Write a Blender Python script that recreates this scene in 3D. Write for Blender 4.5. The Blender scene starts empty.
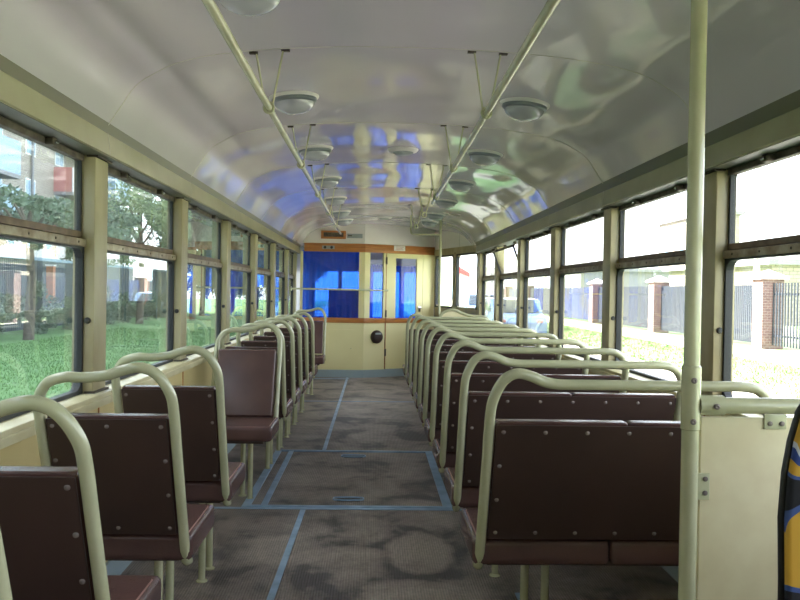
import bpy, bmesh, math, random
from mathutils import Vector, Matrix
random.seed(7)
sc = bpy.context.scene
COL = sc.collection
PI = math.pi

# ------------------------------------------------------------ camera, world, sun, exposure
def cam_basis(yaw, pit, rol):
    cy, sy, cp, sp = math.cos(yaw), math.sin(yaw), math.cos(pit), math.sin(pit)
    F = Vector((sy*cp, cy*cp, -sp)); R = Vector((cy, -sy, 0)); U = Vector((sy*sp, cy*sp, cp))
    c, s = math.cos(rol), math.sin(rol)
    return c*R + s*U, c*U - s*R, F
R_, U_, F_ = cam_basis(.0336, .011, .0172)
cam = bpy.data.cameras.new('camera'); cam.sensor_width = 36; cam.lens = 809/800*36
cam.clip_start = .02; cam.clip_end = 600
co = bpy.data.objects.new('camera', cam); COL.objects.link(co)
m = Matrix((R_, U_, -F_)).transposed().to_4x4(); m.translation = Vector((0, 0, 1.2))
co.matrix_world = m
sc.camera = co

w = bpy.data.worlds.new('sky'); sc.world = w; w.use_nodes = True
nt = w.node_tree; bg = nt.nodes['Background']
sky = nt.nodes.new('ShaderNodeTexSky'); sky.sky_type = 'NISHITA'; sky.sun_disc = False
sky.sun_elevation = math.radians(42); sky.sun_rotation = math.radians(-70); sky.dust_density = 4; sky.air_density = 1.0
hs = nt.nodes.new('ShaderNodeMixRGB'); hs.blend_type = 'MIX'; hs.inputs[0].default_value = .75
hs.inputs[2].default_value = (1.0, 1.03, 1.12, 1)
mul = nt.nodes.new('ShaderNodeMixRGB'); mul.blend_type = 'MULTIPLY'; mul.inputs[0].default_value = 1
mul.inputs[2].default_value = (.22, .22, .22, 1)
nt.links.new(sky.outputs[0], mul.inputs[1]); nt.links.new(mul.outputs[0], hs.inputs[1])
nt.links.new(hs.outputs[0], bg.inputs[0]); bg.inputs[1].default_value = 3.0

sun = bpy.data.lights.new('sun', 'SUN'); sun.energy = 26; sun.angle = math.radians(.6); sun.color = (1, .95, .86)
so = bpy.data.objects.new('sun', sun); COL.objects.link(so)
so.rotation_euler = Vector((-.86, .25, .72)).to_track_quat('Z', 'Y').to_euler()

sc.view_settings.view_transform = 'Standard'; sc.view_settings.look = 'None'
sc.view_settings.gamma = 1; sc.view_settings.use_curve_mapping = False
sc.view_settings.exposure = 1.15
sc.cycles.use_denoising = True
sc.cycles.max_bounces = 10; sc.cycles.diffuse_bounces = 5; sc.cycles.transparent_max_bounces = 24
sc.cycles.sample_clamp_indirect = 8

# ------------------------------------------------------------ materials
def s2l(c):
    return tuple(((v/255)/12.92 if v/255 <= .04045 else ((v/255+.055)/1.055)**2.4) for v in c) + (1,)
def mat(name, rgb, rough=.5, metal=0., rgb2=None, nscale=6., bump=0., bscale=40., spec=.5, coat=0., stretch=None, lo=.35, hi=.65, detail=4):
    m = bpy.data.materials.new(name); m.use_nodes = True; nt = m.node_tree
    b = nt.nodes['Principled BSDF']
    b.inputs['Base Color'].default_value = s2l(rgb); b.inputs['Roughness'].default_value = rough
    b.inputs['Metallic'].default_value = metal
    b.inputs['Specular IOR Level'].default_value = spec
    b.inputs['Coat Weight'].default_value = coat; b.inputs['Coat Roughness'].default_value = .08
    tc = nt.nodes.new('ShaderNodeTexCoord'); mp = nt.nodes.new('ShaderNodeMapping')
    nt.links.new(tc.outputs['Object'], mp.inputs[0])
    if stretch: mp.inputs['Scale'].default_value = stretch
    if rgb2 is not None:
        n = nt.nodes.new('ShaderNodeTexNoise'); n.inputs['Scale'].default_value = nscale; n.inputs['Detail'].default_value = detail
        r = nt.nodes.new('ShaderNodeValToRGB'); r.color_ramp.elements[0].position = lo; r.color_ramp.elements[1].position = hi
        r.color_ramp.elements[0].color = s2l(rgb); r.color_ramp.elements[1].color = s2l(rgb2)
        nt.links.new(mp.outputs[0], n.inputs[0]); nt.links.new(n.outputs[0], r.inputs[0]); nt.links.new(r.outputs[0], b.inputs['Base Color'])
    if bump:
        n = nt.nodes.new('ShaderNodeTexNoise'); n.inputs['Scale'].default_value = bscale; n.inputs['Detail'].default_value = 2
        bp = nt.nodes.new('ShaderNodeBump'); bp.inputs['Strength'].default_value = 1; bp.inputs['Distance'].default_value = bump
        nt.links.new(mp.outputs[0], n.inputs[0]); nt.links.new(n.outputs[0], bp.inputs['Height']); nt.links.new(bp.outputs[0], b.inputs['Normal'])
    return m

def glass_mat(name, tint=(1, 1, 1), ior=1.5, dust=.03, dustcol=(.6, .62, .55)):
    m = bpy.data.materials.new(name); m.use_nodes = True; nt = m.node_tree; nt.nodes.clear()
    out = nt.nodes.new('ShaderNodeOutputMaterial')
    tr = nt.nodes.new('ShaderNodeBsdfTransparent'); tr.inputs[0].default_value = (*tint, 1)
    gl = nt.nodes.new('ShaderNodeBsdfGlossy'); gl.inputs['Roughness'].default_value = .0
    lwt = nt.nodes.new('ShaderNodeLayerWeight'); lwt.inputs[0].default_value = .5
    pw = nt.nodes.new('ShaderNodeMath'); pw.operation = 'POWER'; pw.inputs[1].default_value = 5
    f0 = ((ior-1)/(ior+1))**2
    fr = nt.nodes.new('ShaderNodeMath'); fr.operation = 'MULTIPLY_ADD'; fr.inputs[1].default_value = 1-f0; fr.inputs[2].default_value = f0
    nt.links.new(lwt.outputs['Facing'], pw.inputs[0]); nt.links.new(pw.outputs[0], fr.inputs[0])
    df = nt.nodes.new('ShaderNodeBsdfDiffuse'); df.inputs[0].default_value = (*dustcol, 1)
    m1 = nt.nodes.new('ShaderNodeMixShader'); m2 = nt.nodes.new('ShaderNodeMixShader')
    tc = nt.nodes.new('ShaderNodeTexCoord'); mp = nt.nodes.new('ShaderNodeMapping'); mp.inputs['Scale'].default_value = (1, 3, .8)
    n = nt.nodes.new('ShaderNodeTexNoise'); n.inputs['Scale'].default_value = 3; n.inputs['Detail'].default_value = 5
    mu = nt.nodes.new('ShaderNodeMath'); mu.operation = 'MULTIPLY'; mu.inputs[1].default_value = dust*2
    L = nt.links.new
    L(tc.outputs['Object'], mp.inputs[0]); L(mp.outputs[0], n.inputs[0]); L(n.outputs[0], mu.inputs[0]); L(mu.outputs[0], m1.inputs[0])
    L(tr.outputs[0], m1.inputs[1]); L(df.outputs[0], m1.inputs[2])
    L(fr.outputs[0], m2.inputs[0]); L(m1.outputs[0], m2.inputs[1]); L(gl.outputs[0], m2.inputs[2]); L(m2.outputs[0], out.inputs[0])
    return m

def cloth_mat(name, rgb, tint, mixt=.5):
    m = bpy.data.materials.new(name); m.use_nodes = True; nt = m.node_tree; nt.nodes.clear()
    out = nt.nodes.new('ShaderNodeOutputMaterial')
    d = nt.nodes.new('ShaderNodeBsdfDiffuse'); d.inputs[0].default_value = s2l(rgb)
    t = nt.nodes.new('ShaderNodeBsdfTranslucent'); t.inputs[0].default_value = s2l(rgb)
    tp = nt.nodes.new('ShaderNodeBsdfTransparent'); tp.inputs[0].default_value = (*tint, 1)
    a = nt.nodes.new('ShaderNodeMixShader'); a.inputs[0].default_value = .6
    b = nt.nodes.new('ShaderNodeMixShader'); b.inputs[0].default_value = mixt
    L = nt.links.new
    L(d.outputs[0], a.inputs[1]); L(t.outputs[0], a.inputs[2]); L(a.outputs[0], b.inputs[1]); L(tp.outputs[0], b.inputs[2]); L(b.outputs[0], out.inputs[0])
    return m

M = {}
M['tube'] = mat('tube_paint', (190, 190, 157), .26, rgb2=(178, 178, 143), nscale=9, coat=.4)
M['pillar'] = mat('pillar_paint', (172, 163, 128), .36, rgb2=(146, 134, 98), nscale=5, stretch=(1, 1, .5))
M['cornice'] = mat('cornice_paint', (156, 152, 120), .28, rgb2=(140, 134, 102), nscale=3)
M['side'] = mat('side_panel_paint', (214, 196, 140), .4, rgb2=(203, 184, 125), nscale=3)
M['sill'] = mat('sill_paint', (214, 206, 168), .35, rgb2=(190, 178, 132), nscale=5)
M['cab'] = mat('cab_paint', (233, 224, 170), .4, rgb2=(228, 218, 162), nscale=2)
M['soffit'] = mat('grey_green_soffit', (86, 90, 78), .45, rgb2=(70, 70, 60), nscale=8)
M['olive'] = mat('olive_strip_shade', (84, 80, 52), .4)  # shade of the downward-tilted cornice band, put into this olive tone
M['white'] = mat('white_panel_paint', (230, 226, 220), .35, rgb2=(224, 219, 212), nscale=3)
M['seam'] = mat('seam_strip_paint', (196, 192, 186), .4)
M['wood'] = mat('varnished_wood', (186, 122, 62), .35, rgb2=(160, 98, 44), nscale=12, stretch=(.4, 1, 6), coat=.3)
M['vinyl'] = mat('brown_vinyl', (92, 68, 64), .25, rgb2=(82, 60, 57), nscale=5, bump=.0006, bscale=220)
M['hardboard'] = mat('dark_brown_hardboard', (66, 48, 41), .5, rgb2=(59, 43, 37), nscale=4)
M['piping'] = mat('piping_tan', (150, 112, 104), .5)
M['stud'] = mat('stud_metal', (118, 108, 102), .45, .3)
M['rubber'] = mat('black_rubber', (26, 30, 32), .5)
M['blackp'] = mat('black_plastic', (16, 16, 18), .35)
M['rail'] = mat('sash_rail_metal', (168, 158, 138), .4, .35, rgb2=(120, 100, 76), nscale=14)
M['railb'] = mat('worn_brown_rail', (120, 100, 80), .45, .3, rgb2=(92, 72, 56), nscale=16)
M['grime'] = mat('dirty_metal', (98, 90, 78), .6, .3, rgb2=(60, 50, 42), nscale=18)
M['strip'] = mat('blue_grey_strip', (150, 176, 204), .42, .1, rgb2=(120, 146, 174), nscale=8)
M['kick'] = mat('kick_board_paint', (150, 166, 172), .45)
M['chrome'] = mat('chrome', (200, 200, 200), .15, 1)
M['lamp_rim'] = mat('lamp_rim', (226, 224, 218), .35)
M['lamp_ring'] = mat('lamp_ring', (138, 146, 150), .3, .5)
M['lamp_glass'] = mat('lamp_glass', (172, 175, 180), .12, coat=.8)
M['partition'] = mat('partition_board', (226, 216, 178), .38, rgb2=(219, 207, 168), nscale=14)
M['plate'] = mat('grey_plate', (150, 158, 156), .5)
M['glassL'] = glass_mat('window_glass_left', (.84, .90, .91), 1.9, .06, (.62, .68, .70))
M['glassR'] = glass_mat('window_glass_right', (.97, .99, .98), 1.4, .01)
M['curtain'] = cloth_mat('blue_curtain', (30, 84, 232), (.04, .2, .95), .35)
M['skin'] = mat('car_body_outside', (205, 190, 150), .5)

# ceiling: glossy wavy paint
cm = mat('ceiling_paint', (206, 201, 210), .085, rgb2=(200, 195, 204), nscale=1.2, spec=.58)
_nt = cm.node_tree; _b = _nt.nodes['Principled BSDF']
_tc = _nt.nodes.new('ShaderNodeTexCoord'); _mp = _nt.nodes.new('ShaderNodeMapping'); _mp.inputs['Scale'].default_value = (1.0, .75, 1)
_n = _nt.nodes.new('ShaderNodeTexNoise'); _n.inputs['Scale'].default_value = 1.8; _n.inputs['Detail'].default_value = 1.0
_bp = _nt.nodes.new('ShaderNodeBump'); _bp.inputs['Strength'].default_value = 1; _bp.inputs['Distance'].default_value = 1.0
_nt.links.new(_tc.outputs['Object'], _mp.inputs[0]); _nt.links.new(_mp.outputs[0], _n.inputs[0]); 
_sx = _nt.nodes.new('ShaderNodeSeparateXYZ'); _nt.links.new(_tc.outputs['Object'], _sx.inputs[0])
def _math(op, a, b=None, c=None):
    q = _nt.nodes.new('ShaderNodeMath'); q.operation = op
    for i, v in enumerate((a, b, c)):
        if v is None: continue
        if isinstance(v, (int, float)): q.inputs[i].default_value = v
        else: _nt.links.new(v, q.inputs[i])
    return q.outputs[0]
_ph = _math('MULTIPLY_ADD', _sx.outputs[1], 2*math.pi/1.3736, -2*math.pi*3.081/1.3736)
_cs = _math('COSINE', _ph)
_cx = _math('COSINE', _math('MULTIPLY', _sx.outputs[0], 5.2))
_bow = _math('MULTIPLY', _math('MULTIPLY_ADD', _cx, .35, .65), _math('MULTIPLY', _cs, .0085))
_ht = _math('MULTIPLY_ADD', _n.outputs[0], .028, _bow)
_nt.links.new(_ht, _bp.inputs['Height']); _nt.links.new(_bp.outputs[0], _b.inputs['Normal'])
M['ceiling'] = cm

# floor: ribbed rubber, worn stains
def floor_mat():
    m = bpy.data.materials.new('ribbed_rubber_floor'); m.use_nodes = True; nt = m.node_tree; L = nt.links.new
    b = nt.nodes['Principled BSDF']; b.inputs['Roughness'].default_value = .55
    tc = nt.nodes.new('ShaderNodeTexCoord')
    n1 = nt.nodes.new('ShaderNodeTexNoise'); n1.inputs['Scale'].default_value = 2.6; n1.inputs['Detail'].default_value = 6; n1.inputs['Distortion'].default_value = .8
    r1 = nt.nodes.new('ShaderNodeValToRGB')
    e = r1.color_ramp.elements; e[0].position = .36; e[0].color = s2l((70, 64, 66)); e[1].position = .46; e[1].color = s2l((112, 102, 98))
    x = e.new(.66); x.color = s2l((142, 131, 123))
    n2 = nt.nodes.new('ShaderNodeTexNoise'); n2.inputs['Scale'].default_value = 45; n2.inputs['Detail'].default_value = 4
    mx = nt.nodes.new('ShaderNodeMixRGB'); mx.blend_type = 'OVERLAY'; mx.inputs[0].default_value = .35
    wv = nt.nodes.new('ShaderNodeTexWave'); wv.bands_direction = 'X'; wv.inputs['Scale'].default_value = 28; wv.wave_profile = 'SIN'
    mx2 = nt.nodes.new('ShaderNodeMixRGB'); mx2.blend_type = 'OVERLAY'; mx2.inputs[0].default_value = .15
    bp = nt.nodes.new('ShaderNodeBump'); bp.inputs['Distance'].default_value = .0025
    L(tc.outputs['Object'], n1.inputs[0]); L(tc.outputs['Object'], n2.inputs[0]); L(tc.outputs['Object'], wv.inputs[0])
    n3 = nt.nodes.new('ShaderNodeTexNoise'); n3.inputs['Scale'].default_value = 11; n3.inputs['Detail'].default_value = 8; n3.inputs['Roughness'].default_value = .65
    L(tc.outputs['Object'], n3.inputs[0])
    ad = nt.nodes.new('ShaderNodeMath'); ad.operation = 'MULTIPLY_ADD'; ad.inputs[1].default_value = .45
    L(n3.outputs[0], ad.inputs[0])
    sb = nt.nodes.new('ShaderNodeMath'); sb.operation = 'SUBTRACT'; sb.inputs[1].default_value = .225
    L(n1.outputs[0], ad.inputs[2]); L(ad.outputs[0], sb.inputs[0])
    acc = sb.outputs[0]
    for (cx, cy, ax_, ay_, r_in, r_out, amt) in ((.235, 3.72, 1.0, .55, .12, .17, .32), (.235, 3.72, 1.0, .55, .18, .24, -.10), (-.60, 3.65, 1.3, .35, .06, .16, -.14), (-.28, 3.35, 2.6, .45, .03, .12, -.12), (.30, 6.9, 1.6, .4, .08, .2, -.12)):
        mpn = nt.nodes.new('ShaderNodeMapping'); mpn.inputs['Location'].default_value = (-cx*ax_, -cy*ay_, 0); mpn.inputs['Scale'].default_value = (ax_, ay_, 0)
        vd = nt.nodes.new('ShaderNodeVectorMath'); vd.operation = 'LENGTH'
        nz = nt.nodes.new('ShaderNodeMath'); nz.operation = 'MULTIPLY_ADD'; nz.inputs[1].default_value = .22
        mr = nt.nodes.new('ShaderNodeMapRange'); mr.interpolation_type = 'SMOOTHSTEP'
        L(tc.outputs['Object'], mpn.inputs[0]); L(mpn.outputs[0], vd.inputs[0]); L(n1.outputs[0], nz.inputs[0]); L(vd.outputs['Value'], nz.inputs[2])
        mr.inputs['From Min'].default_value = r_in+.11; mr.inputs['From Max'].default_value = r_out+.11
        mr.inputs['To Min'].default_value = amt if amt < 0 or True else 0; mr.inputs['To Max'].default_value = 0
        L(nz.outputs[0], mr.inputs['Value'])
        a2 = nt.nodes.new('ShaderNodeMath'); a2.operation = 'ADD'; L(acc, a2.inputs[0]); L(mr.outputs[0], a2.inputs[1]); acc = a2.outputs[0]
    L(acc, r1.inputs[0])
    L(r1.outputs[0], mx.inputs[1]); L(n2.outputs[0], mx.inputs[2]); L(mx.outputs[0], mx2.inputs[1]); L(wv.outputs[0], mx2.inputs[2])
    L(mx2.outputs[0], b.inputs['Base Color']); L(wv.outputs[0], bp.inputs['Height']); L(bp.outputs[0], b.inputs['Normal'])
    return m
M['floor'] = floor_mat()

def brick_mat(name, c1, c2, mortar, scale=5, bw=.5, rh=.25):
    m = bpy.data.materials.new(name); m.use_nodes = True; nt = m.node_tree; L = nt.links.new
    b = nt.nodes['Principled BSDF']; b.inputs['Roughness'].default_value = .8
    tc = nt.nodes.new('ShaderNodeTexCoord'); sp = nt.nodes.new('ShaderNodeSeparateXYZ'); ad = nt.nodes.new('ShaderNodeMath'); cb = nt.nodes.new('ShaderNodeCombineXYZ')
    L(tc.outputs['Object'], sp.inputs[0]); L(sp.outputs[0], ad.inputs[0]); L(sp.outputs[1], ad.inputs[1]); L(ad.outputs[0], cb.inputs[0]); L(sp.outputs[2], cb.inputs[1])
    t = nt.nodes.new('ShaderNodeTexBrick'); t.inputs['Scale'].default_value = scale; t.inputs['Brick Width'].default_value = bw; t.inputs['Row Height'].default_value = rh
    t.inputs['Color1'].default_value = s2l(c1); t.inputs['Color2'].default_value = s2l(c2); t.inputs['Mortar'].default_value = s2l(mortar)
    L(cb.outputs[0], t.inputs[0]); L(t.outputs[0], b.inputs['Base Color'])
    return m
M['brick'] = brick_mat('red_brick', (118, 92, 88), (100, 76, 74), (140, 130, 126), 4)
M['obrick'] = brick_mat('orange_brick', (206, 132, 92), (188, 116, 82), (200, 176, 150), 4)
M['facade'] = brick_mat('pale_brick_wall', (168, 158, 146), (154, 144, 132), (122, 114, 106), 1.6)
M['grass'] = mat('lawn', (74, 112, 58), .9, rgb2=(98, 134, 76), nscale=1.6, bump=.05, bscale=9, detail=8)
M['blade'] = mat('grass_blade', (82, 122, 62), .7, rgb2=(110, 146, 82), nscale=3)
M['verge'] = mat('dry_verge_blade', (98, 130, 74), .8, rgb2=(126, 150, 98), nscale=3)
M['path'] = mat('pale_path', (214, 206, 192), .9, rgb2=(196, 188, 174), nscale=2)
M['leafd'] = mat('dark_leaf', (62, 80, 62), .6, rgb2=(96, 116, 90), nscale=1.2)
M['leafl'] = mat('light_leaf', (96, 118, 82), .6, rgb2=(150, 166, 120), nscale=1.2)
M['bark'] = mat('bark', (96, 84, 72), .9, rgb2=(70, 60, 52), nscale=8)
M['fence'] = mat('dark_fence_metal', (40, 46, 56), .6)
M['slat'] = mat('grey_blue_slat', (58, 68, 80), .6, rgb2=(76, 88, 96), nscale=2)
M['fenceblue'] = mat('blue_fence_board', (40, 56, 104), .6, rgb2=(58, 62, 72), nscale=.8)
M['carblue'] = mat('car_paint', (96, 122, 160), .2, coat=.8)
M['cardark'] = mat('dark_glass', (40, 50, 60), .1)
M['pink'] = mat('balcony_pink', (186, 120, 116), .7, rgb2=(176, 110, 106), nscale=3)
M['pale'] = mat('pale_concrete', (214, 206, 204), .8)
M['slab'] = mat('grey_slab', (140, 138, 140), .8)
M['bluew'] = mat('glazed_balcony', (130, 160, 180), .3)
M['red'] = mat('red_awning', (214, 50, 44), .6)
M['whitewall'] = mat('white_wall', (232, 230, 224), .8)

def fabric_mat():
    m = bpy.data.materials.new('swirl_fabric'); m.use_nodes = True; nt = m.node_tree; L = nt.links.new
    b = nt.nodes['Principled BSDF']; b.inputs['Roughness'].default_value = .85
    tc = nt.nodes.new('ShaderNodeTexCoord'); n = nt.nodes.new('ShaderNodeTexNoise'); n.inputs['Scale'].default_value = 9; n.inputs['Detail'].default_value = 1
    ds = nt.nodes.new('ShaderNodeVectorMath'); ds.operation = 'MULTIPLY_ADD'; ds.inputs[1].default_value = (.09, .09, .09)
    L(tc.outputs['Object'], n.inputs[0]); L(n.outputs['Color'], ds.inputs[0]); L(tc.outputs['Object'], ds.inputs[2])
    cur = None
    for k, (x, z) in enumerate(((.070, 1.015), (.072, .815), (.06, .60), (.20, .86), (.33, .98), (.36, .72), (.22, .60), (.36, .50))):
        mp = nt.nodes.new('ShaderNodeMapping'); mp.inputs['Location'].default_value = (-(x+.045), 0, -(z+.045)); mp.inputs['Scale'].default_value = (1, .15, 1)
        ln = nt.nodes.new('ShaderNodeVectorMath'); ln.operation = 'LENGTH'; L(ds.outputs[0], mp.inputs[0]); L(mp.outputs[0], ln.inputs[0])
        if cur is None: cur = ln.outputs['Value']
        else:
            mn = nt.nodes.new('ShaderNodeMath'); mn.operation = 'MINIMUM'; L(cur, mn.inputs[0]); L(ln.outputs['Value'], mn.inputs[1]); cur = mn.outputs[0]
    r = nt.nodes.new('ShaderNodeValToRGB'); r.color_ramp.interpolation = 'CONSTANT'; e = r.color_ramp.elements
    e[0].position = 0; e[0].color = s2l((60, 84, 150)); e[1].position = .022; e[1].color = s2l((196, 150, 52))
    for p, c in ((.036, (186, 190, 200)), (.042, (44, 66, 132)), (.054, (200, 154, 52)), (.072, (60, 82, 140)), (.080, (26, 26, 34))):
        x = e.new(p); x.color = s2l(c)
    L(cur, r.inputs[0]); L(r.outputs[0], b.inputs['Base Color'])
    return m
M['fabric'] = fabric_mat()

# ------------------------------------------------------------ mesh helpers
class MB:
    def __init__(s): s.v = []; s.f = []; s.sm = []
    def add(s, vs, fs, smooth=False):
        o = len(s.v); s.v += [tuple(p) for p in vs]; s.f += [tuple(i+o for i in f) for f in fs]; s.sm += [smooth]*len(fs); return s
    def box(s, x0, x1, y0, y1, z0, z1):
        vs = [(x, y, z) for z in (z0, z1) for y in (y0, y1) for x in (x0, x1)]
        return s.add(vs, [(0, 2, 3, 1), (4, 5, 7, 6), (0, 1, 5, 4), (2, 6, 7, 3), (0, 4, 6, 2), (1, 3, 7, 5)])
    def prism(s, pts, d):
        """polygon pts (3d) extruded by vector d"""
        n = len(pts); d = Vector(d)
        vs = [Vector(p) for p in pts]; vs += [p+d for p in vs]
        fs = [tuple(range(n))[::-1], tuple(range(n, 2*n))] + [(i, (i+1) % n, (i+1) % n+n, i+n) for i in range(n)]
        return s.add(vs, fs)
    def tube(s, path, r, n=10, cap=True):
        P = [Vector(p) for p in path]; T = []
        for i in range(len(P)):
            a = P[max(i-1, 0)]; b = P[min(i+1, len(P)-1)]; T.append((b-a).normalized())
        u = T[0].orthogonal().normalized(); vs = []
        for i, p in enumerate(P):
            if i: u = (u - T[i]*u.dot(T[i])).normalized()
            w_ = T[i].cross(u); rr = r[i] if isinstance(r, (list, tuple)) else r
            for k in range(n):
                a = 2*PI*k/n; vs.append(p + (u*math.cos(a)+w_*math.sin(a))*rr)
        fs = [(i*n+k, i*n+(k+1) % n, (i+1)*n+(k+1) % n, (i+1)*n+k) for i in range(len(P)-1) for k in range(n)]
        s.add(vs, fs, True)
        if cap:
            o = len(s.v)-len(vs)
            s.f += [tuple(o+k for k in range(n))[::-1], tuple(o+(len(P)-1)*n+k for k in range(n))]; s.sm += [False, False]
        return s
    def lathe(s, prof, c, ax='z', n=24, sgn=1):
        """prof: (radius, height) list, axis through c"""
        vs = []
        for r, h in prof:
            for k in range(n):
                a = 2*PI*k/n; q = (r*math.cos(a), r*math.sin(a), h*sgn)
                if ax == 'y': q = (q[0], q[2], q[1])
                if ax == 'x': q = (q[2], q[0], q[1])
                vs.append((c[0]+q[0], c[1]+q[1], c[2]+q[2]))
        m_ = len(prof)
        fs = [(i*n+k, i*n+(k+1) % n, (i+1)*n+(k+1) % n, (i+1)*n+k) for i in range(m_-1) for k in range(n)]
        fs += [tuple(range(n))[::-1], tuple((m_-1)*n+k for k in range(n))]
        return s.add(vs, fs, True)
    def mesh(s, name, material, bevel=0):
        me = bpy.data.meshes.new(name); me.from_pydata(s.v, [], s.f); me.materials.append(material)
        me.polygons.foreach_set('use_smooth', s.sm); me.update()
        bm = bmesh.new(); bm.from_mesh(me); bmesh.ops.recalc_face_normals(bm, faces=bm.faces)
        if bevel:
            bmesh.ops.bevel(bm, geom=[e for e in bm.edges], offset=bevel, segments=3, profile=.6, affect='EDGES', clamp_overlap=True)
            for f in bm.faces: f.smooth = True
        bm.to_mesh(me); bm.free()
        if any(s.sm) or bevel: me.set_sharp_from_angle(angle=math.radians(40))
        return me
    def build(s, name, material, parent=None, bevel=0, loc=(0, 0, 0)):
        return put(name, s.mesh(name, material, bevel), parent, loc)
def put(name, me, parent=None, loc=(0, 0, 0), rot=None):
    o = bpy.data.objects.new(name, me); COL.objects.link(o); o.location = loc
    if rot: o.rotation_euler = rot
    if parent: o.parent = parent
    return o
def thing(name, label, cat, loc=(0, 0, 0), group=None, rz=0):
    o = bpy.data.objects.new(name, None); COL.objects.link(o); o.location = loc; o.rotation_euler = (0, 0, rz)
    o.empty_display_size = .1
    return tag(o, label, cat, group)
def tag(o, label, cat, group=None, kind=None):
    o['label'] = label; o['category'] = cat
    if group: o['group'] = group
    if kind: o['kind'] = kind
    return o
def struct(o, label=None, cat=None):
    o['kind'] = 'structure'
    if label: o['label'] = label
    if cat: o['category'] = cat
    return o
def semp(name, loc=(0, 0, 0), label=None, cat=None):
    o = bpy.data.objects.new(name, None); COL.objects.link(o); o.location = loc; o.empty_display_size = .1
    return struct(o, label, cat)
def catmull(pts, k=6):
    P = [Vector(p) for p in pts]; P = [P[0]*2-P[1]] + P + [P[-1]*2-P[-2]]; out = []
    for i in range(1, len(P)-2):
        a, b, c, d = P[i-1:i+3]
        for j in range(k):
            t = j/k; out.append(.5*((2*b)+(c-a)*t+(2*a-5*b+4*c-d)*t*t+(3*b-a-3*c+d)*t*t*t))
    out.append(P[-2]); return out

# ------------------------------------------------------------ geometry constants
XL, XR = -1.042, 1.308      # inner faces of the pillars
CX = .135                   # centre line of the car
Y0, PP, PW = 3.061, 1.3736, .145
YB = -2.6                   # rear end of the car
ZG = -.95                   # ground
PROF = [(0, 2.12), (.25, 2.117), (.5, 2.103), (.65, 2.087), (.78, 2.066), (.89, 2.036), (.975, 1.992), (1.02, 1.962), (1.048, 1.932), (1.078, 1.886), (1.106, 1.843), (1.134, 1.80)]
def ceilz(x):
    h = abs(x-CX)
    for (a, za), (b, zb) in zip(PROF, PROF[1:]):
        if h <= b: return za+(zb-za)*(h-a)/(b-a)
    return PROF[-1][1]
# cab front line (plan): flat part, angled part, folding-door part
PA, PB, PC, PD = (-1.10, 11.13), (-.12, 11.13), (.88, 11.66), (1.33, 10.08)

# ------------------------------------------------------------ floor, ground
fl = MB(); fl.prism([(XL-.06, YB, -.05), (XR+.06, YB, -.05), (XR+.06, 10.08, -.05), (.9, 11.7, -.05), (.8, 13.1, -.05), (-.9, 13.1, -.05), (XL-.06, 11.1, -.05)], (0, 0, .05))
floor = struct(fl.build('floor', M['floor']), 'grey brown ribbed rubber floor of the tram with worn stains', 'floor')
def fstrip(pts, wd, name='floor_strip', h=.004):
    (xa, ya), (xb, yb) = pts; d = Vector((xb-xa, yb-ya, 0)); n = Vector((-d.y, d.x, 0)).normalized()*wd/2
    a = Vector((xa, ya, 0.0)); b = Vector((xb, yb, 0.0))
    o = MB().prism([a-n, b-n, b+n, a+n], (0, 0, h)).build(name, M['strip'], floor); return o
fstrip([(-.39, 2.0), (-.36, 4.40)], .028)
fstrip([(.60, 2.4), (.60, 3.2)], .028)
fstrip([(-.345, 6.05), (-.33, 11.1)], .028)
fstrip([(-.95, 8.7), (1.0, 8.76)], .018)
fstrip([(-1.0, 4.43), (1.2, 4.43)], .028)
fstrip([(.60, 4.5), (.60, 7.5)], .028)
fstrip([(-.9, 10.9), (-.3, 10.95)], .05)
hatch = thing('floor_hatch', 'floor hatch in the aisle edged with blue grey metal strips', 'hatch', (-.1, 5.2, 0))
def hs_(x0, x1, y0, y1, name, h=.007): return MB().box(x0+.1, x1+.1, y0-5.2, y1-5.2, 0, h).build(name, M['strip'], hatch)
hs_(-.70, -.655, 4.47, 6.0, 'side_strip'); hs_(-.60, -.565, 4.47, 6.0, 'inner_strip'); hs_(.41, .46, 4.47, 6.0, 'side_strip')
hs_(-.70, .46, 4.445, 4.475, 'cross_strip', .009); hs_(-.70, .46, 5.99, 6.02, 'cross_strip', .009)
for yy in (4.62, 5.82):
    rg = [(-.02+.085*math.copysign(min(abs(math.cos(a))*1.3, 1), math.cos(a)), yy-5.2+.035*math.sin(a), .008) for a in [2*PI*i/24 for i in range(25)]]
    MB().tube(rg, .005, 6).build('pull_ring', M['strip'], hatch)
    MB().box(-.085, .045, yy-5.225, yy-5.175, 0, .003).build('ring_recess', M['rubber'], hatch)

# ------------------------------------------------------------ ceiling
cl = MB(); xs = [CX-h for h, z in PROF[::-1]] + [CX+h for h, z in PROF[1:]]; zs = [z for h, z in PROF[::-1]] + [z for h, z in PROF[1:]]
cp = [p for p in catmull([(x, 0, z) for x, z in zip(xs, zs)], 3)]
ny = [YB, 10.0, 13.1]
vs = [(p.x, y, p.z) for y in ny for p in cp]; n_ = len(cp)
vs2 = [(p.x, y, p.z+.05+.02*abs(p.x-CX)) for y in ny for p in cp]
fs = [(j*n_+i, j*n_+i+1, (j+1)*n_+i+1, (j+1)*n_+i) for j in range(len(ny)-1) for i in range(n_-1)]
cl.add(vs, fs, True); cl.add(vs2, fs, True)
ceiling = struct(cl.build('ceiling', M['ceiling']), 'glossy off white vaulted tram ceiling with cross seams', 'ceiling')
for k in range(-4, 6):
    y = Y0+PP*k
    MB().tube([(p.x, y, p.z+.0005) for p in cp], .003, 6).build('seam_strip', M['seam'], ceiling)
# outer roof skin
MB().box(XL-.1, XR+.1, YB-.05, 13.2, 2.24, 2.28).build('roof_skin', M['skin'], ceiling)

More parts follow.
